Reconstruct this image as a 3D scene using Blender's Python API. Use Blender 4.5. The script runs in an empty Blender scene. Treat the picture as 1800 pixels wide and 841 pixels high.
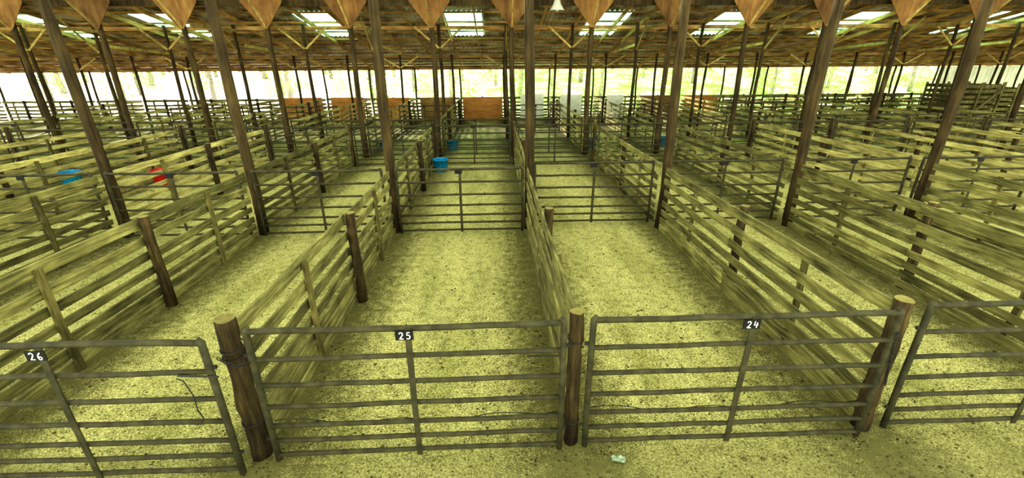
import bpy, math, random
from mathutils import Vector, Matrix, noise
random.seed(7)
R=random.uniform
scene=bpy.context.scene
COL=scene.collection
try:
    scene.view_settings.view_transform='Standard'
    scene.view_settings.look='Medium High Contrast'
except Exception: pass
V=Vector
# ---------------------------------------------------------------- materials
def newmat(name):
    m=bpy.data.materials.new(name); m.use_nodes=True
    nt=m.node_tree; b=nt.nodes['Principled BSDF']; b.inputs['Specular IOR Level'].default_value=.2; return m,nt,b
def N(nt,t,**k):
    n=nt.nodes.new(t)
    for a,v in k.items():
        if a=='inp':
            for i,x in v.items(): n.inputs[i].default_value=x
        else: setattr(n,a,v)
    return n
def ramp(nt,stops):
    r=nt.nodes.new('ShaderNodeValToRGB'); e=r.color_ramp.elements
    while len(e)<len(stops): e.new(0.5)
    for i,(p,c) in enumerate(stops):
        e[i].position=p; e[i].color=(c[0],c[1],c[2],1)
    return r
def wood(name,stops,scale,rough=.85,rand=.35,bump=.4,fine=1.0):
    m,nt,b=newmat(name); L=nt.links.new
    tc=N(nt,'ShaderNodeTexCoord'); oi=N(nt,'ShaderNodeObjectInfo')
    mp=N(nt,'ShaderNodeMapping'); mp.inputs['Scale'].default_value=scale
    add=N(nt,'ShaderNodeVectorMath',operation='ADD')
    mul=N(nt,'ShaderNodeMath',operation='MULTIPLY'); mul.inputs[1].default_value=37
    L(oi.outputs['Random'],mul.inputs[0]); L(tc.outputs['Object'],add.inputs[0]); L(mul.outputs[0],add.inputs[1])
    L(add.outputs[0],mp.inputs['Vector'])
    n1=N(nt,'ShaderNodeTexNoise',inp={'Scale':1.0,'Detail':6,'Roughness':.65}); L(mp.outputs[0],n1.inputs['Vector'])
    n2=N(nt,'ShaderNodeTexNoise',inp={'Scale':1.6,'Detail':3}); L(add.outputs[0],n2.inputs['Vector'])
    mix=N(nt,'ShaderNodeMath',operation='MULTIPLY_ADD'); mix.inputs[1].default_value=.6
    m2=N(nt,'ShaderNodeMath',operation='MULTIPLY'); m2.inputs[1].default_value=.4
    L(n2.outputs['Fac'],m2.inputs[0]); L(n1.outputs['Fac'],mix.inputs[0]); L(m2.outputs[0],mix.inputs[2])
    r=ramp(nt,stops); L(mix.outputs[0],r.inputs[0])
    hs=N(nt,'ShaderNodeHueSaturation')
    mr=N(nt,'ShaderNodeMapRange'); mr.inputs['To Min'].default_value=1-rand; mr.inputs['To Max'].default_value=1+rand
    L(oi.outputs['Random'],mr.inputs['Value']); L(mr.outputs[0],hs.inputs['Value']); L(r.outputs[0],hs.inputs['Color'])
    L(hs.outputs[0],b.inputs['Base Color']); b.inputs['Roughness'].default_value=rough
    bp=N(nt,'ShaderNodeBump',inp={'Strength':bump,'Distance':.02}); L(n1.outputs['Fac'],bp.inputs['Height']); L(bp.outputs[0],b.inputs['Normal'])
    return m
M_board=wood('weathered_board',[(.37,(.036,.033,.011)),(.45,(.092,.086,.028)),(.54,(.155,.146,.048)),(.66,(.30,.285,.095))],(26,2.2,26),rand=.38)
M_boardfar=wood('pale_board',[(.37,(.12,.105,.036)),(.48,(.28,.25,.085)),(.56,(.42,.38,.14)),(.68,(.60,.55,.23))],(26,2.2,26))  # lighter, warmer copy of the board colour for far and outer fences
M_batten=wood('batten_wood',[(.38,(.035,.030,.009)),(.5,(.09,.078,.025)),(.64,(.20,.175,.058))],(14,14,1.2))
M_log=wood('log_wood',[(.38,(.011,.008,.003)),(.48,(.030,.020,.007)),(.58,(.060,.042,.014)),(.7,(.16,.115,.038))],(22,22,2.2),bump=1.0,rand=.15)
M_post=wood('dark_post_wood',[(.38,(.014,.009,.003)),(.5,(.036,.024,.008)),(.66,(.080,.055,.018))],(14,14,1.2),bump=.6,rand=.15)
M_cut=wood('cut_wood',[(.36,(.10,.088,.024)),(.55,(.20,.175,.054)),(.7,(.31,.275,.095))],(9,9,9),rand=.1)
M_rafter=wood('rafter_wood',[(.36,(.16,.08,.024)),(.5,(.42,.25,.075)),(.68,(.70,.48,.17))],(10,.8,10))
M_purlin=wood('purlin_wood',[(.36,(.09,.045,.014)),(.5,(.26,.145,.045)),(.68,(.54,.36,.12))],(.8,10,10))
M_brace=wood('brace_wood',[(.36,(.16,.10,.03)),(.5,(.36,.26,.08)),(.68,(.60,.47,.17))],(6,6,6))
M_ply=wood('gusset_plywood',[(.36,(.075,.036,.011)),(.5,(.135,.07,.021)),(.66,(.22,.125,.038))],(6,6,1.2),rand=.3)
M_plyor=wood('orange_plywood',[(.36,(.32,.13,.035)),(.5,(.48,.22,.06)),(.66,(.64,.33,.10))],(1,6,6),rand=.15)  # plywood orange, brightened in the colour to stand in for backlit glow
M_plybr=wood('brown_plywood',[(.36,(.12,.075,.025)),(.5,(.24,.15,.05)),(.66,(.38,.26,.10))],(1,6,6))
M_plywh=wood('painted_board',[(.36,(.62,.67,.55)),(.5,(.82,.86,.73)),(.66,(.92,.93,.84))],(2,5,5),rand=.08)
M_trunk=wood('tree_bark',[(.3,(.14,.12,.10)),(.5,(.34,.29,.26)),(.75,(.55,.49,.46))],(6,6,1))

def simple(name,c,rough=.6,metal=0,nscale=12,var=.3):
    m,nt,b=newmat(name); L=nt.links.new
    tc=N(nt,'ShaderNodeTexCoord'); n=N(nt,'ShaderNodeTexNoise',inp={'Scale':nscale,'Detail':5}); L(tc.outputs['Object'],n.inputs['Vector'])
    r=ramp(nt,[(.35,[x*(1-var) for x in c]),(.65,[min(1,x*(1+var)) for x in c])]); L(n.outputs['Fac'],r.inputs[0])
    L(r.outputs[0],b.inputs['Base Color']); b.inputs['Roughness'].default_value=rough; b.inputs['Metallic'].default_value=metal
    return m
M_gate=simple('worn_painted_steel',(.040,.037,.017),.7,.0,9,.35)
M_dark=simple('dark_iron',(.025,.025,.02),.6,.3)
M_black=simple('black_sign_paint',(.008,.008,.008),.6)
M_white=simple('white_paint',(.85,.85,.8),.6,var=.05)
M_blue=simple('blue_plastic',(.005,.20,.42),.4)
M_red=simple('red_plastic',(.45,.015,.012),.4)
M_lamp=simple('lamp_enamel',(.42,.42,.36),.5,var=.1)
M_plastic=simple('litter_plastic',(.30,.40,.28),.4,var=.3)
M_clod=simple('debris',(.075,.068,.022),.9,var=.7,nscale=3)
M_wall=simple('pale_cream_metal',(.74,.78,.60),.6,var=.10,nscale=2)

def floor_mat():
    m,nt,b=newmat('sawdust_floor'); L=nt.links.new
    tc=N(nt,'ShaderNodeTexCoord')
    mp=N(nt,'ShaderNodeMapping'); mp.inputs['Scale'].default_value=(1.7,.35,1); L(tc.outputs['Object'],mp.inputs['Vector'])
    def nz(s,d=6,r=.6,vec=None):
        n=N(nt,'ShaderNodeTexNoise',inp={'Scale':s,'Detail':d,'Roughness':r}); L(vec or tc.outputs['Object'],n.inputs['Vector']); return n.outputs['Fac']
    big=nz(.9,6,.55,mp.outputs[0]); mid=nz(7,6,.75); fine=nz(38,7,.85); spk=nz(70,3,.7)
    base=ramp(nt,[(.40,(.10,.098,.026)),(.49,(.42,.405,.14)),(.6,(.80,.775,.36))]); L(fine,base.inputs[0])
    bigr=ramp(nt,[(.36,(.68,.70,.56)),(.5,(.93,.94,.88)),(.62,(1.05,1.05,1.0))]); L(big,bigr.inputs[0])
    m1=N(nt,'ShaderNodeMix',data_type='RGBA',blend_type='MULTIPLY'); m1.inputs[0].default_value=1
    L(base.outputs[0],m1.inputs[6]); L(bigr.outputs[0],m1.inputs[7])
    sp=N(nt,'ShaderNodeSeparateXYZ'); L(tc.outputs['Object'],sp.inputs[0])
    def mth(op,a,bv=None,c=None):
        n=N(nt,'ShaderNodeMath',operation=op)
        for i,x in enumerate((a,bv,c)):
            if x is None: continue
            if isinstance(x,(int,float)): n.inputs[i].default_value=x
            else: L(x,n.inputs[i])
        return n.outputs[0]
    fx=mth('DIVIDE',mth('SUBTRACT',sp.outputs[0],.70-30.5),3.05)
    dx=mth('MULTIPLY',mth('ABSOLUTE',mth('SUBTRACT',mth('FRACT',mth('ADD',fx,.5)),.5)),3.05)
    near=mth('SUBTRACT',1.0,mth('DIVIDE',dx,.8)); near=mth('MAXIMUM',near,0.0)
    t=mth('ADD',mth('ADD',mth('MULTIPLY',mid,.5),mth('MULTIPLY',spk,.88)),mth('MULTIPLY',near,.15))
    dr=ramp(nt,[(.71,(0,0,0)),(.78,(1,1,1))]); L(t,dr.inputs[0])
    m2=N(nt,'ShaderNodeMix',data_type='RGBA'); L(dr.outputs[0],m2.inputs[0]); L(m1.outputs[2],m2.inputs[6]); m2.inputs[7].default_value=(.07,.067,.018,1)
    nr=mth('MULTIPLY',near,mth('MULTIPLY',mid,1.25))  # dirt along the fence lines, deepened to paint in shade at their bases
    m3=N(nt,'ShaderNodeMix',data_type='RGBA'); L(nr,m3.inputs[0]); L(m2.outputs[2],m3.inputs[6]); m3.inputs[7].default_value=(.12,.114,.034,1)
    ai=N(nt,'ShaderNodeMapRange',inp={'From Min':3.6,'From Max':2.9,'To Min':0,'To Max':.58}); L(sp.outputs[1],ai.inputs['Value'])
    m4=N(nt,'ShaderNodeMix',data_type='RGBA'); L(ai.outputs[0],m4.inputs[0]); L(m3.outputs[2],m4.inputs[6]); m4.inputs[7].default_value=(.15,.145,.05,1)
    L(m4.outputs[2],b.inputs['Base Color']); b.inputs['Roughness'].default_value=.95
    bp=N(nt,'ShaderNodeBump',inp={'Strength':.7,'Distance':.015}); L(fine,bp.inputs['Height']); L(bp.outputs[0],b.inputs['Normal'])
    return m
M_floor=floor_mat()
def roof_mat():
    m,nt,b=newmat('corrugated_roof_metal'); L=nt.links.new
    tc=N(nt,'ShaderNodeTexCoord'); n=N(nt,'ShaderNodeTexNoise',inp={'Scale':1.2,'Detail':6}); L(tc.outputs['Object'],n.inputs['Vector'])
    r=ramp(nt,[(.38,(.14,.08,.04)),(.5,(.36,.28,.19)),(.62,(.66,.60,.50))]); L(n.outputs['Fac'],r.inputs[0]); L(r.outputs[0],b.inputs['Base Color'])
    b.inputs['Metallic'].default_value=.2; b.inputs['Roughness'].default_value=.45
    return m
M_roof=roof_mat()
def sky_mat():
    m,nt,b=newmat('fiberglass_skylight'); L=nt.links.new
    nt.nodes.remove(b); out=nt.nodes['Material Output']
    tc=N(nt,'ShaderNodeTexCoord'); n=N(nt,'ShaderNodeTexNoise',inp={'Scale':2.0,'Detail':4}); L(tc.outputs['Object'],n.inputs['Vector'])
    r=ramp(nt,[(.35,(.20,.72,.50)),(.6,(.42,.90,.74))]); L(n.outputs['Fac'],r.inputs[0])
    t=N(nt,'ShaderNodeBsdfTranslucent'); e=N(nt,'ShaderNodeEmission',inp={'Strength':1.1}); L(r.outputs[0],t.inputs[0]); L(r.outputs[0],e.inputs[0])
    a=N(nt,'ShaderNodeAddShader'); L(t.outputs[0],a.inputs[0]); L(e.outputs[0],a.inputs[1]); L(a.outputs[0],out.inputs[0])
    return m
M_sky=sky_mat()
def leaf_mat(name,c):
    m,nt,b=newmat(name); L=nt.links.new
    nt.nodes.remove(b); out=nt.nodes['Material Output']
    tc=N(nt,'ShaderNodeTexCoord'); n=N(nt,'ShaderNodeTexNoise',inp={'Scale':1.5,'Detail':4}); L(tc.outputs['Object'],n.inputs['Vector'])
    r=ramp(nt,[(.35,[x*.65 for x in c]),(.65,[min(1,x*1.15) for x in c])]); L(n.outputs['Fac'],r.inputs[0])
    d=N(nt,'ShaderNodeBsdfDiffuse'); t=N(nt,'ShaderNodeBsdfTranslucent'); L(r.outputs[0],d.inputs[0]); L(r.outputs[0],t.inputs[0])
    a=N(nt,'ShaderNodeAddShader'); L(t.outputs[0],a.inputs[0]); L(d.outputs[0],a.inputs[1]); L(a.outputs[0],out.inputs[0])
    return m
M_leaf=leaf_mat('spring_leaves',(.22,.40,.06))
def terrain_mat():
    m,nt,b=newmat('blown_out_litter'); L=nt.links.new
    tc=N(nt,'ShaderNodeTexCoord'); n=N(nt,'ShaderNodeTexNoise',inp={'Scale':.5,'Detail':9,'Roughness':.75}); L(tc.outputs['Object'],n.inputs['Vector'])
    sp=N(nt,'ShaderNodeSeparateXYZ'); L(tc.outputs['Object'],sp.inputs[0])
    mr=N(nt,'ShaderNodeMapRange',inp={'From Min':-25,'From Max':5,'To Min':.10,'To Max':-.06}); L(sp.outputs[0],mr.inputs['Value'])
    ad=N(nt,'ShaderNodeMath',operation='ADD'); L(n.outputs['Fac'],ad.inputs[0]); L(mr.outputs[0],ad.inputs[1])
    r=ramp(nt,[(.36,(.26,.46,.12)),(.45,(.50,.66,.34)),(.54,(.84,.74,.84)),(.7,(.58,.46,.50))]); L(ad.outputs[0],r.inputs[0]); L(r.outputs[0],b.inputs['Base Color']); b.inputs['Roughness'].default_value=1  # pale lavender, mostly at left, paints blown-out glare over litter and growth
    return m
M_terr=terrain_mat()
# ---------------------------------------------------------------- mesh builder
class MB:
    def __init__(s): s.v=[];s.f=[];s.m=[]
    def sweep(s,pts,w,t,up=V((0,0,1)),mi=0):
        pts=[V(p) for p in pts]; n=len(pts); b0=len(s.v)
        for i,p in enumerate(pts):
            T=(pts[min(i+1,n-1)]-pts[max(i-1,0)]).normalized()
            S=T.cross(up).normalized(); U=S.cross(T)
            for a,c in ((-1,-1),(1,-1),(1,1),(-1,1)):
                s.v.append(p+S*(a*t/2)+U*(c*w/2))
        for i in range(n-1):
            for j in range(4):
                a=b0+i*4+j; c=b0+i*4+(j+1)%4
                s.f.append((a,c,c+4,a+4)); s.m.append(mi)
        s.f.append((b0+3,b0+2,b0+1,b0)); e=b0+(n-1)*4; s.f.append((e,e+1,e+2,e+3)); s.m+= [mi,mi]
    def tube(s,pts,r,n=8,mi=0,capmi=None,jit=0,closed=False):
        pts=[V(p) for p in pts]; k=len(pts); b0=len(s.v)
        rr=r if isinstance(r,(list,tuple)) else [r]*k
        for i,p in enumerate(pts):
            if closed: T=(pts[(i+1)%k]-pts[i-1]).normalized()
            else: T=(pts[min(i+1,k-1)]-pts[max(i-1,0)]).normalized()
            ref=V((0,1,0)) if abs(T.y)<.9 else V((0,0,1))
            A=T.cross(ref).normalized(); B=T.cross(A)
            for j in range(n):
                th=2*math.pi*j/n; q=rr[i]*(1+ (noise.noise(V((math.cos(th)*1.3,math.sin(th)*1.3,i*.7+pts[0].x*3)))*jit if jit else 0))
                s.v.append(p+A*math.cos(th)*q+B*math.sin(th)*q)
        for i in range(k if closed else k-1):
            for j in range(n):
                a=b0+i*n+j; c=b0+i*n+(j+1)%n; d=((i+1)%k)*n+b0
                s.f.append((a,c,d+(j+1)%n,d+j)); s.m.append(mi)
        if not closed:
            s.f.append(tuple(b0+j for j in range(n))[::-1]); s.f.append(tuple(b0+(k-1)*n+j for j in range(n)))
            s.m+=[mi,mi if capmi is None else capmi]
    def mesh(s,name,mats,smooth=False):
        me=bpy.data.meshes.new(name); me.from_pydata([tuple(v) for v in s.v],[],s.f)
        if not isinstance(mats,(list,tuple)): mats=[mats]
        for m in mats: me.materials.append(m)
        me.polygons.foreach_set('material_index',s.m)
        if smooth:
            for p in me.polygons: p.use_smooth=len(p.vertices)<=4
        me.update(); return me
def top(o,label,cat,group=None):
    o['label']=label; o['category']=cat
    if group: o['group']=group
def put(name,me,loc=(0,0,0),rz=0,parent=None):
    o=bpy.data.objects.new(name,me); o.location=loc; o.rotation_euler=(0,0,rz); COL.objects.link(o)
    if parent: o.parent=parent
    return o
def inst(name,parts,loc,rz,label,cat,group=None):
    root=put(name,None,loc,rz); root.empty_display_size=.2
    top(root,label,cat,group)
    for p in parts:
        c=put(p[0],p[1],p[2] if len(p)>2 else (0,0,0),0,root)
        if len(p)>3: c['label']=p[3]
    return root
# ---------------------------------------------------------------- layout
PX=lambda k:.70+3.05*k
H=lambda y:3.58+.2*(32-y)         # underside of the roof
YF=16.4
# ---------------------------------------------------------------- structure
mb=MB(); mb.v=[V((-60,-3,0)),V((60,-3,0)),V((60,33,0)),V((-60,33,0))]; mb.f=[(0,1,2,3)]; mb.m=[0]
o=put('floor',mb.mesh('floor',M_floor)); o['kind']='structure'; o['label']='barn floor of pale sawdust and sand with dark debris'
# terrain
mb=MB(); nx,ny=70,36
def TH(x,y): return -.02 if y<36 else -.02+.11*(y-36)+noise.noise(V((x*.12,y*.12,0)))*.8*min(1,(y-36)/4)
for j in range(ny+1):
    for i in range(nx+1):
        x=-105+210*i/nx; y=33+75*(j/ny)**1.3
        mb.v.append(V((x,y,TH(x,y))))
for j in range(ny):
    for i in range(nx):
        a=j*(nx+1)+i; mb.f.append((a,a+1,a+nx+2,a+nx+1)); mb.m.append(0)
terr=mb.mesh('ground',M_terr,True)
o=put('ground',terr); o['kind']='structure'; o['label']='sunlit woodland hillside covered in leaf litter and green growth'
def TZ(x,y): return TH(x,y)-.05
# roof sheet with openings for skylights
SKX=[-27,-20.4,-15.0,-8.05,-1.35,5.4,11.3,17.7,24.4]
SY0,SY1=21.7,25.5
ys=[YF,SY0,SY1,33.2]; p=.11
mb=MB(); nxr=int(84/p)
rows=[]
for y in ys:
    row=[]
    for i in range(nxr+1):
        x=-42+i*p; row.append(len(mb.v)); mb.v.append(V((x,y,H(y)+.12+(.03 if i%2 else -.03))))
    rows.append(row)
for r in range(3):
    for i in range(nxr):
        xm=-42+(i+.5)*p
        if r==1 and any(abs(xm-s)<.84 for s in SKX): continue
        mb.f.append((rows[r][i],rows[r][i+1],rows[r+1][i+1],rows[r+1][i])); mb.m.append(0)
o=put('ceiling',mb.mesh('ceiling',M_roof)); o['kind']='structure'; o['label']='corrugated metal barn roof seen from below'
for n_,s in enumerate(SKX):
    mb=MB(); cols=[]; yc=(SY0+SY1)/2
    for i in range(nxr+1):
        x=-42+i*p
        if abs(x-s)<.98:
            z0=(.03 if i%2 else -.03)+.127
            mb.v.append(V((x-s,SY0-.05-yc,H(SY0-.05)+z0)));mb.v.append(V((x-s,SY1+.05-yc,H(SY1+.05)+z0)));cols.append(i)
    for i in range(len(cols)-1):
        mb.f.append((2*i,2*i+2,2*i+3,2*i+1)); mb.m.append(0)
    o=put('window_%d'%(n_+1),mb.mesh('skylight',M_sky),(s,yc,0)); o['kind']='structure'; o['label']='translucent green fiberglass skylight sheets in the roof'
# pale wall
mb=MB()
for i in range(60):
    x=33+i*.16
    mb.v+= [V((x,33.4+(.02 if i%2 else -.02),0)),V((x,33.4+(.02 if i%2 else -.02),3.2))]
    if i: a=2*i; mb.f.append((a-2,a,a+1,a-1)); mb.m.append(0)
o=put('wall_far',mb.mesh('wall_far',M_wall)); o['kind']='structure'; o['label']='pale cream corrugated metal wall'
# rafters / purlins
raf=[]
for v in range(3):
    mb=MB(); mb.sweep([V((R(-.01,.01),y-23,H(y)-.11)) for y in (YF,18.2,20,23,28,33)],.18,.05); raf.append(mb.mesh('rafter',M_rafter))
k=0; x=PX(-13)
while x<PX(13)+.1:
    xx=x+.13 if k%2==0 else x
    if any(abs(xx-s)<.5 for s in SKX): xx+=.45 if k%2 else 0
    o=put('roof_rafter',raf[k%3],(xx,23,0)); top(o,'sloping wooden rafter under the corrugated roof','rafter','roof rafters'); k+=1; x+=1.525
pur=[]
for v in range(3):
    mb=MB(); mb.sweep([V((x,0,R(-.012,.012))) for x in range(-42,43,3)],.085,.04); pur.append(mb.mesh('purlin',M_purlin))
k=0
for y in (16.5,17.5,18.5,19.2,19.9,20.6,21.5,22.9,24.4,25.7,26.4,27.2,28.0,28.8,29.6,30.4,31.2,32.0,32.8):
    o=put('roof_purlin',pur[k%3],(0,y,H(y)+.03)); top(o,'long wooden purlin carrying the corrugated roof sheets','purlin','roof purlins'); k+=1
# header beams
GZ=H(18.35)-.60
for (y,z,w,mt) in ((9.78,7.6,.3,M_purlin),(18.66,GZ+.04,.2,M_post),(22.34,H(22.34)-.36,.16,M_purlin),(28.13,H(28.13)-.32,.16,M_purlin),(32.13,H(32.13)-.22,.16,M_purlin)):
    mb=MB(); mb.sweep([V((x,0,R(-.01,.01))) for x in range(-42,43,3)],w,.06)
    o=put('header_beam',mb.mesh('header_beam',mt),(0,y,z)); top(o,'long wooden header beam carried by barn posts','beam')
# ---------------------------------------------------------------- support posts
def postmesh(h,r,seed):
    mb=MB(); n=9; rr=[r*(1.08-.16*i/(n-1))*(1+.04*math.sin(i*2.1+seed)) for i in range(n)]
    pts=[V((.025*math.sin(i*.8+seed)*(1 if i else 0),.02*math.cos(i*.9+seed),h*i/(n-1))) for i in range(n)]
    mb.tube(pts,rr,12,0,1,jit=.15); return mb.mesh('post',[M_post,M_cut],True)
PA=[postmesh(7.55,.10,s) for s in (0,1.3,2.6)]
for k in range(-6,7):
    if k==0: yy=9.66
    else: yy=9.62 if k<0 else 9.54
    o=put('support_post',PA[k%3],(PX(k)+(.04 if k else .02),yy,0)); top(o,'tall dark round wooden post holding up the barn roof','post','tall barn posts')
def gusset():
    mb=MB(); z=GZ; y=-.13
    pr=[(-.76,z+.12),(.76,z+.12),(.74,z+.02),(.06,z-.84),(-.06,z-.84),(-.74,z+.02)]
    for yy in (y-.012,y+.012):
        for a,c in pr: mb.v.append(V((a,yy,c)))
    mb.f.append(tuple(range(6))); mb.f.append(tuple(11-i for i in range(6))); mb.m+=[0,0]
    for i in range(6):
        j=(i+1)%6; mb.f.append((j,i,6+i,6+j)); mb.m.append(0)
    return mb.mesh('gusset',M_ply)
G=gusset()
def braces(h,reach,drop,yo=-.08):
    out=[]
    for s in (-1,1):
        mb=MB(); mb.sweep([V((0.03*s,yo,h-drop)),V((reach*s,yo,h-.1))],.08,.035,up=V((0,1,0)).cross(V((reach*s,0,drop))).normalized()); out.append(mb.mesh('brace',M_brace))
    mb=MB(); mb.sweep([V((0,-.1,h-drop*1.1)),V((0,-1.5,h+.12))],.08,.035,up=V((1,0,0)).cross(V((0,-1.5,drop))).normalized()); out.append(mb.mesh('brace',M_brace))
    return out
def row(y,r,kr,withg,reach,drop,dx=0):
    h=H(y)-.25; ms=[postmesh(h,r,s) for s in (.4,2.2,4)]; bs=braces(h,reach,drop)
    for k in kr:
        parts=[('post_shaft',ms[k%3])]
        if withg: parts.append(('gusset_plate',G,(0,0,0),'triangular brown plywood gusset'))
        if y<19: use=bs[2:]
        elif y<23: use=bs[:2] if k%2 else bs[2:]
        elif y<29: use=bs[:2] if not k%2 else []
        else: use=[]
        parts+=[('knee_brace',b) for b in use]
        inst('support_post',parts,(PX(k)+dx,y,0),0,'round wooden barn post with plywood gusset at the top' if withg else 'slim dark wooden barn post under the roof beams','post','rear barn posts')
row(18.5,.10,range(-8,9),True,1,1)
row(22.2,.075,range(-9,10),False,1.1,1.0,-.14)
row(28.0,.065,range(-11,12),False,1.1,.7,-.13)
row(32.0,.06,range(-12,13),False,.7,.5)
for k in range(-11,12):
    for (ya,za,yb,zb) in ((18.8,5.05,22.1,5.05),(22.5,4.45,27.9,4.15)):
        if (k+int(ya))%2: continue
        mb=MB(); mb.sweep([V((0,ya-20,za)),V((R(-.03,.1),yb-20,zb))],.13,.04)
        o=put('tie_beam',mb.mesh('tie_beam',M_brace),(PX(k)+.06,20,0)); top(o,'horizontal wooden tie beam between barn posts','beam','tie beams')
# ---------------------------------------------------------------- fences
ZB=[.08,.25,.43,.64,.87,1.12,1.40]
WB=[.13,.125,.125,.125,.125,.13,.155]
def fence_parts(L,seed,wf=1.0,mat=None):
    random.seed(seed); parts=[]
    half=L/2
    for i,z in enumerate(ZB):
        for s in (0,1):
            mb=MB(); y0=s*half-.02*s; y1=half+s*half
            if i==6: y0-= .06 if s==0 else 0
            za=z+R(-.02,.02); zc=z+R(-.02,.02); xo=R(-.008,.008)-.02*(s if i%2 else 0)
            pts=[]
            for q in range(6):
                t=q/5; pts.append(V((xo+R(-.01,.01),y0+(y1-y0)*t,za+(zc-za)*t+.015*math.sin(t*3.1+seed)*R(-1,1))))
            mb.sweep(pts,WB[i]*R(.9,1.08)*wf,.03)
            parts.append(('fence_board',mb.mesh('fence_board',mat or M_board)))
    for y,kind in ((L*.22,0),(L*.49,1),(L*.76,0)):
        mb=MB()
        if kind:
            mb.tube([V((.11,y,0)),V((.115,y,.5)),V((.105,y+.01,1.1)),V((.11,y,1.52))],[.078,.073,.071,.068],12,0,1,jit=.2)
            parts.append(('fence_post',mb.mesh('fence_post',[M_log,M_cut],True)))
        else:
            mb.sweep([V((.05+R(-.01,.01),y,0)),V((.055,y+R(-.03,.03),.7)),V((.05,y+R(-.03,.03),1.42))],.045,.08,up=V((1,0,0)))
            parts.append(('fence_batten',mb.mesh('fence_batten',M_batten)))
    random.seed(seed*3+1)
    return parts
def joined(parts,name):
    mb=MB(); mats=[M_board,M_log,M_cut,M_batten,M_boardfar]
    for p in parts:
        me=p[1]; b0=len(mb.v); mb.v+=[v.co.copy() for v in me.vertices]
        for f in me.polygons:
            mb.f.append(tuple(b0+i for i in f.vertices)); mb.m.append(mats.index(me.materials[f.material_index]))
    return mb.mesh(name,mats)
F1=[fence_parts(5.92,s) for s in (3,5,8,11)]
F2=[fence_parts(6.65,s,.9) for s in (13,15,18)]
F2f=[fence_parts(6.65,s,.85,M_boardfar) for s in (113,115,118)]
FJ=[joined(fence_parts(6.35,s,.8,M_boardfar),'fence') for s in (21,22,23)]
LBL='weathered board fence with round posts dividing livestock pens'
for k in range(-4,4):
    inst('board_fence',F1[k%4],(PX(k),3.56 if k==0 else 3.5,0),R(-.003,.003),LBL,'fence','pen divider fences')
for k in range(-6,7):
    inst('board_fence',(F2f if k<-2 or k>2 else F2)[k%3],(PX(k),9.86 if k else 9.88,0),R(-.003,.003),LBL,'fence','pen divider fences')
for k in range(-12,12):
    for y in (18.75,25.3):
        if abs(PX(k))>y+4: continue
        if y>20 and abs(k)>5 and k%2: continue
        o=put('board_fence',FJ[(k+int(y))%3],(PX(k),y,0),0); top(o,LBL,'fence','pen divider fences')
FB=[joined(fence_parts(2.9,s,.85),'fence') for s in (31,32,33)]
for k in range(-12,12):
    o=put('board_fence',FB[k%3],(PX(k)+.06,31.82,0),-math.pi/2); top(o,'weathered board fence closing the end of a pen','fence','end fences')
def panel(w,h,mat,nb=0):
    mb=MB(); mb.sweep([V((-w/2,0,h/2)),V((w/2,0,h/2))],h,.02)
    mb.sweep([V((-w/2,-.03,h-.04)),V((w/2,-.03,h-.04))],.07,.03)
    mb.sweep([V((-w/2,-.03,.05)),V((w/2,-.03,.05))],.07,.03)
    return mb.mesh('panel',mat)
PNL={-1:(M_plyor,2.7,1.5,'orange plywood'),-2:(M_plybr,2.4,1.5,'dark brown plywood'),-3:(M_plyor,2.2,1.5,'orange plywood'),-4:(M_plyor,2.2,1.55,'orange plywood'),-5:(M_plyor,2.7,1.55,'orange plywood'),
 0:(M_plywh,1.6,1.65,'pale painted'),1:(M_plywh,1.5,1.6,'pale painted'),2:(M_plywh,1.2,1.55,'pale painted'),3:(M_plybr,2.4,1.5,'dark brown plywood'),4:(M_plyor,2.4,1.5,'orange plywood')}
for k,(m,w,h,t) in PNL.items():
    o=put('pen_panel',panel(w,h,m),(PX(k)+1.5+(.35 if k==0 else 0),31.52,.0)); top(o,t+' sheet panel closing the end of a pen','panel','end panels')
# ---------------------------------------------------------------- gates
ZR=[.09,.263,.445,.67,.915,1.20,1.49]
DIG={'2':[(0,.8),(.1,.97),(.35,1),(.55,.85),(.5,.6),(.25,.3),(0,.02),(.3,.05),(.62,.02)],
 '5':[[(.55,1),(.12,.97),(.08,.58),(.38,.62),(.58,.4),(.5,.12),(.22,0),(0,.1)]],
 '4':[[(.12,1),(.02,.42),(.68,.42)],[(.52,.80),(.44,0)]],
 '6':[[(.5,1),(.2,.75),(.02,.35),(.15,.03),(.45,.02),(.58,.25),(.4,.45),(.1,.32)]]}
def digits(txt,h):
    mb=MB(); x0=-.036*h/.06
    for c in txt:
        st=DIG[c]
        if not isinstance(st[0],list): st=[st]
        for s in st:
            pts=[V((x0+p[0]*h*.8,0,(p[1]-.5)*h)) for p in s]
            mb.tube(pts,.0050,6)
        x0+=.058*h/.06*.95
    me=mb.mesh('sign_number',M_white)
    for v in me.vertices: v.co.y*=.35
    return me
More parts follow.
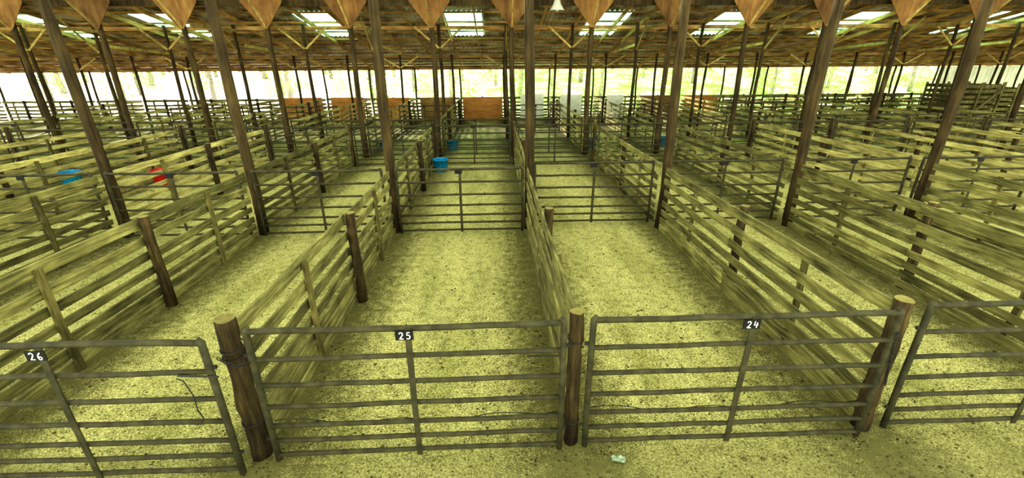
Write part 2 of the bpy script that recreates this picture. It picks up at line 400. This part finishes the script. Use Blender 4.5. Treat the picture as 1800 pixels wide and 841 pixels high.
def gate_parts(W,number=None,sag=.01,plate=True,strapx=0,seed=1,n=10,rs=1.0):
    random.seed(seed); ps=[]
    hw=W/2
    for i,z in enumerate(ZR):
        mb=MB(); pts=[V((-hw+W*t/8,R(-.005,.005),z+R(-.004,.004)-(sag*math.sin(math.pi*t/8) if i==6 else 0))) for t in range(9)]
        mb.tube(pts,(.028 if i==6 else .0235)*rs,n); ps.append(('gate_rail',mb.mesh('gate_rail',M_gate,True)))
    for s in (-1,1):
        mb=MB(); mb.tube([V((s*hw,0,.03)),V((s*(hw+.004),0,.7)),V((s*(hw-.004),0,1.50)),V((s*(hw-.03),0,1.535))],[.03,.03,.03,.02],n)
        ps.append(('gate_stile',mb.mesh('gate_stile',M_gate,True)))
        for z in (.3,1.25):
            mb=MB(); mb.sweep([V((s*(hw+.0),0,z)),V((s*(hw+.06),0,z))],.03,.02)
            ps.append(('hinge',mb.mesh('hinge',M_dark)))
    mb=MB(); mb.sweep([V((strapx,-.03,.05)),V((strapx,-.033,.7)),V((strapx+.01,-.033,1.5))],.012,.055,up=V((0,1,0)))
    ps.append(('gate_strap',mb.mesh('gate_strap',M_gate)))
    if plate:
        mb=MB(); mb.sweep([V((-.078,0,0)),V((.078,0,0))],.092,.008)
        ps.append(('number_plate',mb.mesh('number_plate',M_black),(strapx-.02,-.045,1.435),'black number plate'+(' with white hand-painted '+number if number else '')))
        if number:
            ps.append(('sign_number',digits(number,.066),(strapx-.022,-.052,1.435),'white hand-painted number '+number))
    return ps
def chain_mesh(p0,p1,sag,link=.035):
    mb=MB(); p0=V(p0);p1=V(p1); d=(p1-p0).length+sag; n=int(d/(link*.75))
    for i in range(n):
        t=(i+.5)/n; c=p0.lerp(p1,t)+V((0,0,-sag*4*t*(1-t)))
        T=(p1-p0+V((0,0,-sag*4*(1-2*t)))).normalized(); A=T.cross(V((0,1,.3))).normalized()
        if i%2: A=T.cross(A).normalized()
        pts=[c+T*(link*.5*math.cos(a*math.pi/4))+A*(link*.3*math.sin(a*math.pi/4)) for a in range(8)]
        mb.tube(pts,.0045,5,closed=True)
    return mb.mesh('chain',M_dark,True)
def latch():
    mb=MB(); mb.tube([V((-.16,-.03,1.17)),V((.13,-.03,1.16))],.009,6)
    return mb.mesh('latch',M_dark)
def wire(W):
    mb=MB(); mb.tube([V((-W/2+W*t/20,.04,.42+.03*math.sin(t*.9)+.22*((t/20-.5)**2))) for t in range(21)],.0045,6); return mb.mesh('wire',M_dark,True)
GL='dark green-grey tubular steel livestock gate'
g25=gate_parts(2.74,'25',.012,True,.0,41); g25.append(('latch',latch(),(1.2,0,0))); g25.append(('wire',wire(2.7)))
g25.append(('chain',chain_mesh((-1.36,-.06,1.22),(-1.62,-.06,1.28),.06)))
inst('livestock_gate',g25,(-.80,3.27,0),math.radians(.4),GL+' with black plate reading 25','gate','front gates')
g24=gate_parts(2.80,'24',.004,True,.03,42); g24.append(('wire',wire(2.7))); g24.append(('chain',chain_mesh((1.40,-.03,1.30),(1.44,-.06,.72),.03)))
inst('livestock_gate',g24,(2.23,3.30,0),0,GL+' with black plate reading 24','gate','front gates')
g26=gate_parts(2.8,'26',-.02,True,.12,43)
mb=MB(); mb.tube([V((1.14,-.05,1.18)),V((1.2,-.06,1.16)),V((1.24,-.06,1.0)),V((1.235,-.06,.85)),V((1.26,-.06,.76)),V((1.22,-.06,.69)),V((1.12,-.05,.69))],.005,8); g26.append(('latch_rod',mb.mesh('latch_rod',M_dark,True)))
mb=MB(); mb.tube([V((1.15,-.04,1.2)),V((1.48,-.04,1.18))],.009,8); g26.append(('latch',mb.mesh('latch',M_dark,True)))
inst('livestock_gate',g26,(-3.84,3.12,0),math.radians(-.3),GL+' with black plate reading 26','gate','front gates')
g23=gate_parts(2.75,None,.0,False,0,44)
inst('livestock_gate',g23,(5.38,3.40,0),0,GL+' hung beside a log post','gate','front gates')
gm=[gate_parts(2.74,None,.01,True,0,s,8,1.05) for s in (51,52)]
def gjoin(parts):
    mb=MB(); mats=[M_gate,M_dark,M_black]
    for p in parts:
        me=p[1]; b0=len(mb.v); off=V(p[2]) if len(p)>2 else V((0,0,0)); mb.v+=[v.co+off for v in me.vertices]
        for f in me.polygons:
            mb.f.append(tuple(b0+i for i in f.vertices)); mb.m.append(mats.index(me.materials[f.material_index]))
    return mb.mesh('gate',mats)
for k in range(-4,4):
    y=9.43 if k<0 else 9.88
    inst('livestock_gate',gm[k%2],(PX(k)+1.545,y,0),R(-.01,.01),GL+' with a small blank black plate','gate','middle gates')
gj=[gjoin(gate_parts(2.74,None,.01,True,0,s,6)) for s in (61,62)]
random.seed(99)
for y,kr in ((16.72,range(-7,7)),(18.62,range(-8,8)),(25.15,range(-10,10))):
    for k in kr:
        if y>25 and k%2: continue
        o=put('livestock_gate',gj[k%2],(PX(k)+1.53,y,0),R(-.02,.02)); top(o,GL+' closing a pen','gate','rear gates')
# front log posts
def logpost(r,h,seed,lean=0,jit=.2):
    mb=MB(); n=12
    mb.tube([V((lean*i/n+.006*math.sin(i*1.3+seed),.006*math.cos(i+seed),h*i/n)) for i in range(n+1)],[r*(1.08-.1*i/n+.03*math.sin(i*1.9+seed)) for i in range(n)]+[r*.95],20,0,1,jit=jit)
    return mb.mesh('log',[M_log,M_cut],True)
for k,(x,y,r,h) in {-1:(-2.38,3.36,.088,1.57),0:(.70,3.39,.066,1.53),1:(3.80,3.46,.078,1.53),-2:(-5.45,3.36,.08,1.58),2:(6.88,3.46,.08,1.58)}.items():
    parts=[('post_log',logpost(r,h,k*1.7))]
    if k in(-1,0):
        for z in ((1.28,1.2,.45) if k else (1.25,.3)):
            mb=MB(); mb.tube([V((math.cos(a)*r*1.1,math.sin(a)*r*1.1,z+.02*math.sin(a))) for a in [i*math.pi/7 for i in range(14)]],.007,6,closed=True)
            parts.append(('hinge_strap',mb.mesh('hinge_strap',M_dark)))
    inst('gate_post',parts,(x,y,0),0,'short brown log gate post with sawn top','post','log gate posts')
lp=[logpost(.075,1.6,s) for s in (1,4,6)]
for k in range(-7,8):
    o=put('gate_post',lp[k%3],(PX(k),16.79,0)); top(o,'short brown log post between pen gates','post','log gate posts')
# ---------------------------------------------------------------- buckets
def bucket(r,h,mat):
    mb=MB(); n=24; prof=[(r*.82,0),(r*.86,.03),(r*.97,h-.05),(r*1.06,h-.05),(r*1.06,h),(r*.98,h),(r*.93,h-.06),(r*.80,.05)]
    for a,z in prof:
        for j in range(n):
            t=2*math.pi*j/n; mb.v.append(V((a*math.cos(t),a*math.sin(t),z)))
    for i in range(len(prof)-1):
        for j in range(n):
            mb.f.append((i*n+j,i*n+(j+1)%n,(i+1)*n+(j+1)%n,(i+1)*n+j)); mb.m.append(0)
    mb.f.append(tuple(range(n))[::-1]); mb.f.append(tuple((len(prof)-1)*n+j for j in range(n))); mb.m+=[0,0]
    body=mb.mesh('bucket_body',mat,True)
    mb=MB(); mb.tube([V((r*1.05*math.cos(a),-.02-.18*math.sin(a),h-.03-.12*math.sin(a))) for a in [i*math.pi/10 for i in range(11)]],.008,6)
    return [('bucket_body',body),('handle',mb.mesh('handle',M_dark,True))]
bb=bucket(.27,.45,M_blue); br=bucket(.3,.48,M_red); bs=bucket(.28,.44,M_blue)
for (x,y,b,t) in ((-2.0,15.75,bb,'blue'),(-10.9,14.5,br,'red'),(-13.9,14.6,bs,'blue'),(-1.95,20.0,bs,'blue'),(-4.95,20.0,bs,'blue'),(4.35,20.0,bs,'blue'),(7.65,20.2,bs,'blue')):
    inst('feed_bucket',b,(x,y,0),R(0,3),t+' plastic water tub on the pen floor','bucket','blue tubs' if t=='blue' else None)
# ---------------------------------------------------------------- lamp
mb=MB(); prof=[(.05,.34),(.11,.32),(.14,.2),(.24,.04),(.27,0),(.25,-.01),(.1,.16)]
n=24
for a,z in prof:
    for j in range(n):
        t=2*math.pi*j/n; mb.v.append(V((a*math.cos(t),a*math.sin(t),z)))
for i in range(len(prof)-1):
    for j in range(n): mb.f.append((i*n+j,i*n+(j+1)%n,(i+1)*n+(j+1)%n,(i+1)*n+j)); mb.m.append(0)
mb.f.append(tuple(range(n))); mb.m.append(0)
shade=mb.mesh('lamp_shade',M_lamp,True)
mb=MB(); mb.tube([V((0,0,.33)),V((.0,0,1.05))],.015,8); cord=mb.mesh('cord',M_dark)
mb=MB(); mb.tube([V((0,0,.18)),V((0,0,.1)),V((0,0,.02)),V((0,0,-.03))],[.03,.07,.08,.03],12); bulb=mb.mesh('bulb',M_white,True)
inst('pendant_lamp',[('lamp_shade',shade),('cord',cord),('bulb',bulb)],(2.3,17.7,5.38),0,'grey-white enamel barn lamp hanging from the roof','lamp')
# ---------------------------------------------------------------- board pens
random.seed(5)
def crate(w,d,h):
    mb=MB()
    z=.1
    while z<h:
        for y in (0,d):
            mb.sweep([V((-w/2+R(-.1,.1),y+R(-.03,.03),z)),V((w/2+R(-.1,.1),y+R(-.03,.03),z+R(-.03,.03)))],.14,.035)
        for x in (-w/2,w/2):
            mb.sweep([V((x,0,z+R(-.02,.02))),V((x,d,z))],.14,.035)
        z+=R(.2,.27)
    for x in (-w/2,0,w/2):
        for y in (-.05,d+.05): mb.sweep([V((x,y,0)),V((x+R(-.05,.05),y,h+.1))],.1,.05,up=V((1,0,0)))
    mb.sweep([V((-w/2,-.08,.2)),V((w/2,-.08,h-.2))],.12,.03)
    return mb.mesh('crate',M_batten)
for (x,y,w,d,h) in ((23.5,21.6,2.2,1.6,2.5),(26.6,22.6,2.2,1.6,2.4)):
    o=put('holding_pen',crate(w,d,h),(x,y,0)); top(o,'tall weathered wooden holding pen built of boards','pen','tall board pens')
FT=[joined(fence_parts(2.6,s),'fence') for s in (71,72)]
for i,(x,y) in enumerate(((13.0,27.2),(16.1,27.2),(19.15,27.2),(22.2,27.2))):
    o=put('board_fence',FT[i%2],(x+.15,y,0),-math.pi/2); o.scale=(1,1,1.2); top(o,'tall weathered board fence across the pens','fence','cross fences')
# ---------------------------------------------------------------- debris
random.seed(17)
def debris(n,ylo,yhi,smin,smax,name,label,fn=.45):
    mb=MB()
    for i in range(n):
        y=R(ylo,yhi); x=R(-1,1)*(y*1.05+2.2)
        if random.random()<fn:
            k=round((x-.7)/3.05); x=PX(k)+random.gauss(0,.3)
        s=R(smin,smax)*(1 if random.random()<.93 else 1.8); b0=len(mb.v)
        a=R(0,6.28)
        for j in range(5):
            t=a+j*1.2566; mb.v.append(V((x+math.cos(t)*s*R(.6,1.3),y+math.sin(t)*s*R(.5,1),.001)))
        mb.v.append(V((x+R(-.3,.3)*s,y+R(-.3,.3)*s,min(.016,s*R(.35,.8)))))
        for j in range(5): mb.f.append((b0+j,b0+(j+1)%5,b0+5)); mb.m.append(0)
    o=put(name,mb.mesh(name,M_clod)); o['kind']='stuff'; top(o,label,'debris')
debris(18000,1.2,9.4,.005,.018,'floor_debris','dark crumbs of bark and manure scattered over sawdust')
debris(3500,9.8,16.5,.012,.03,'floor_debris','dark clods scattered over the sawdust of farther pens')
mb=MB()
for j in range(5):
    for i in range(6): mb.v.append(V(((i-2.5)*.026+R(-.01,.01),(j-2)*.018+R(-.008,.008),.010+R(0,.03))))
for j in range(4):
    for i in range(5): a=j*6+i; mb.f.append((a,a+1,a+7,a+6)); mb.m.append(0)
o=put('plastic_scrap',mb.mesh('plastic_scrap',M_plastic),(1.13,3.12,0),-.3); top(o,'crumpled pale plastic scrap lying on the floor','litter')
# ---------------------------------------------------------------- trees
def tree(seed,h):
    random.seed(seed); mb=MB(); n=8; r=R(.13,.24); lx=R(-.6,.6)
    mb.tube([V((lx*(i/n)**1.5,.1*math.sin(i),h*i/n)) for i in range(n+1)],[r*(1.15-i/n) +.02 for i in range(n+1)],9,jit=.2)
    for b in range(7):
        z=R(1.5,h*.9); a=R(0,6.28); l=R(1,1.8)
        mb.tube([V((lx*(z/h)**1.5,0,z)),V((math.cos(a)*l*.5,math.sin(a)*l*.5,z+l*.25)),V((math.cos(a)*l,math.sin(a)*l,z+l*.6))],[.05,.03,.012],5)
    tr=mb.mesh('trunk',M_trunk,True); mb=MB()
    for c in range(26):
        cz=R(.6,h*.7); a=R(0,6.28); rr=R(.3,1.7); c0=V((math.cos(a)*rr,math.sin(a)*rr,cz))
        for q in range(34):
            p_=c0+V((random.gauss(0,.45),random.gauss(0,.45),random.gauss(0,.3))); s=R(.05,.13)
            u=V((R(-1,1),R(-1,1),R(-.6,.6))).normalized(); w=u.cross(V((R(-1,1),R(-1,1),1))).normalized(); b0=len(mb.v)
            mb.v+=[p_-u*s,p_-w*s*.6,p_+u*s,p_+w*s*.6]; mb.f.append((b0,b0+1,b0+2,b0+3)); mb.m.append(0)
    return [('trunk',tr),('foliage',mb.mesh('foliage',M_leaf))]
TV=[tree(s,h) for s,h in ((1,9),(2,11),(3,8),(4,10),(5,9))]
random.seed(41)
i=0
for r_ in range(4):
    for c_ in range(14):
        y=41+r_*6.5+R(-.8,.8); x=-46+c_*7+(r_%2)*3.5+R(-.8,.8)
        inst('tree',TV[i%5],(x,y,TZ(x,y)),R(0,6.28),'slender woodland tree with sparse spring leaves','tree','woodland trees'); i+=1
def shrub(seed):
    random.seed(seed); mb=MB()
    for b in range(9):
        a=R(0,6.28); mb.tube([V((0,0,0)),V((math.cos(a)*.3,math.sin(a)*.3,.7)),V((math.cos(a)*.6,math.sin(a)*.6,1.4))],[.02,.014,.005],4)
    st=mb.mesh('stems',M_trunk); mb=MB()
    for q in range(700):
        p_=V((random.gauss(0,.5),random.gauss(0,.35),abs(random.gauss(1.5,.8)))); s=R(.04,.1)
        u=V((R(-1,1),R(-1,1),R(-.6,.6))).normalized(); w=u.cross(V((R(-1,1),R(-1,1),1))).normalized(); b0=len(mb.v)
        mb.v+=[p_-u*s,p_-w*s*.6,p_+u*s,p_+w*s*.6]; mb.f.append((b0,b0+1,b0+2,b0+3)); mb.m.append(0)
    return [('stems',st),('foliage',mb.mesh('foliage',M_leaf))]
SV=[shrub(s) for s in (1,2,3)]
random.seed(77)
for i in range(15):
    y=36.3+R(-.5,.6); x=-12+3.3*i+R(-.3,.3)
    inst('shrub',SV[i%3],(x,y,TZ(x,y)),R(-.3,.3),'bright yellow-green woodland shrub','shrub','woodland shrubs')
# ---------------------------------------------------------------- world, light, camera
w=bpy.data.worlds.new('World'); scene.world=w; w.use_nodes=True
nt=w.node_tree; bg=nt.nodes['Background']
tc=N(nt,'ShaderNodeTexCoord'); sp=N(nt,'ShaderNodeSeparateXYZ'); nt.links.new(tc.outputs['Generated'],sp.inputs[0])
mr=N(nt,'ShaderNodeMapRange',inp={'From Min':.05,'From Max':.55,'To Min':5.8,'To Max':2.0}); nt.links.new(sp.outputs[2],mr.inputs['Value'])
bg.inputs[0].default_value=(.97,1.0,.78,1); nt.links.new(mr.outputs[0],bg.inputs[1])
sd=bpy.data.lights.new('sun','SUN'); sd.energy=11; sd.angle=math.radians(3); sd.color=(1,.90,.74)
so=bpy.data.objects.new('sun',sd); COL.objects.link(so)
d=V((.5,-.84,-math.tan(math.radians(16)))).normalized()
so.rotation_euler=d.to_track_quat('-Z','Y').to_euler()
cam=bpy.data.cameras.new('Camera'); co=bpy.data.objects.new('Camera',cam); COL.objects.link(co)
cam.sensor_width=36; cam.lens=771/1800*36; cam.clip_end=500; cam.clip_start=.05
Mx=Matrix.Rotation(math.radians(-2.0),4,'Z')@Matrix.Rotation(math.radians(90-21.8),4,'X')@Matrix.Rotation(math.radians(-.4),4,'Z')
co.matrix_world=Matrix.Translation((0,0,3.6))@Mx
scene.camera=co
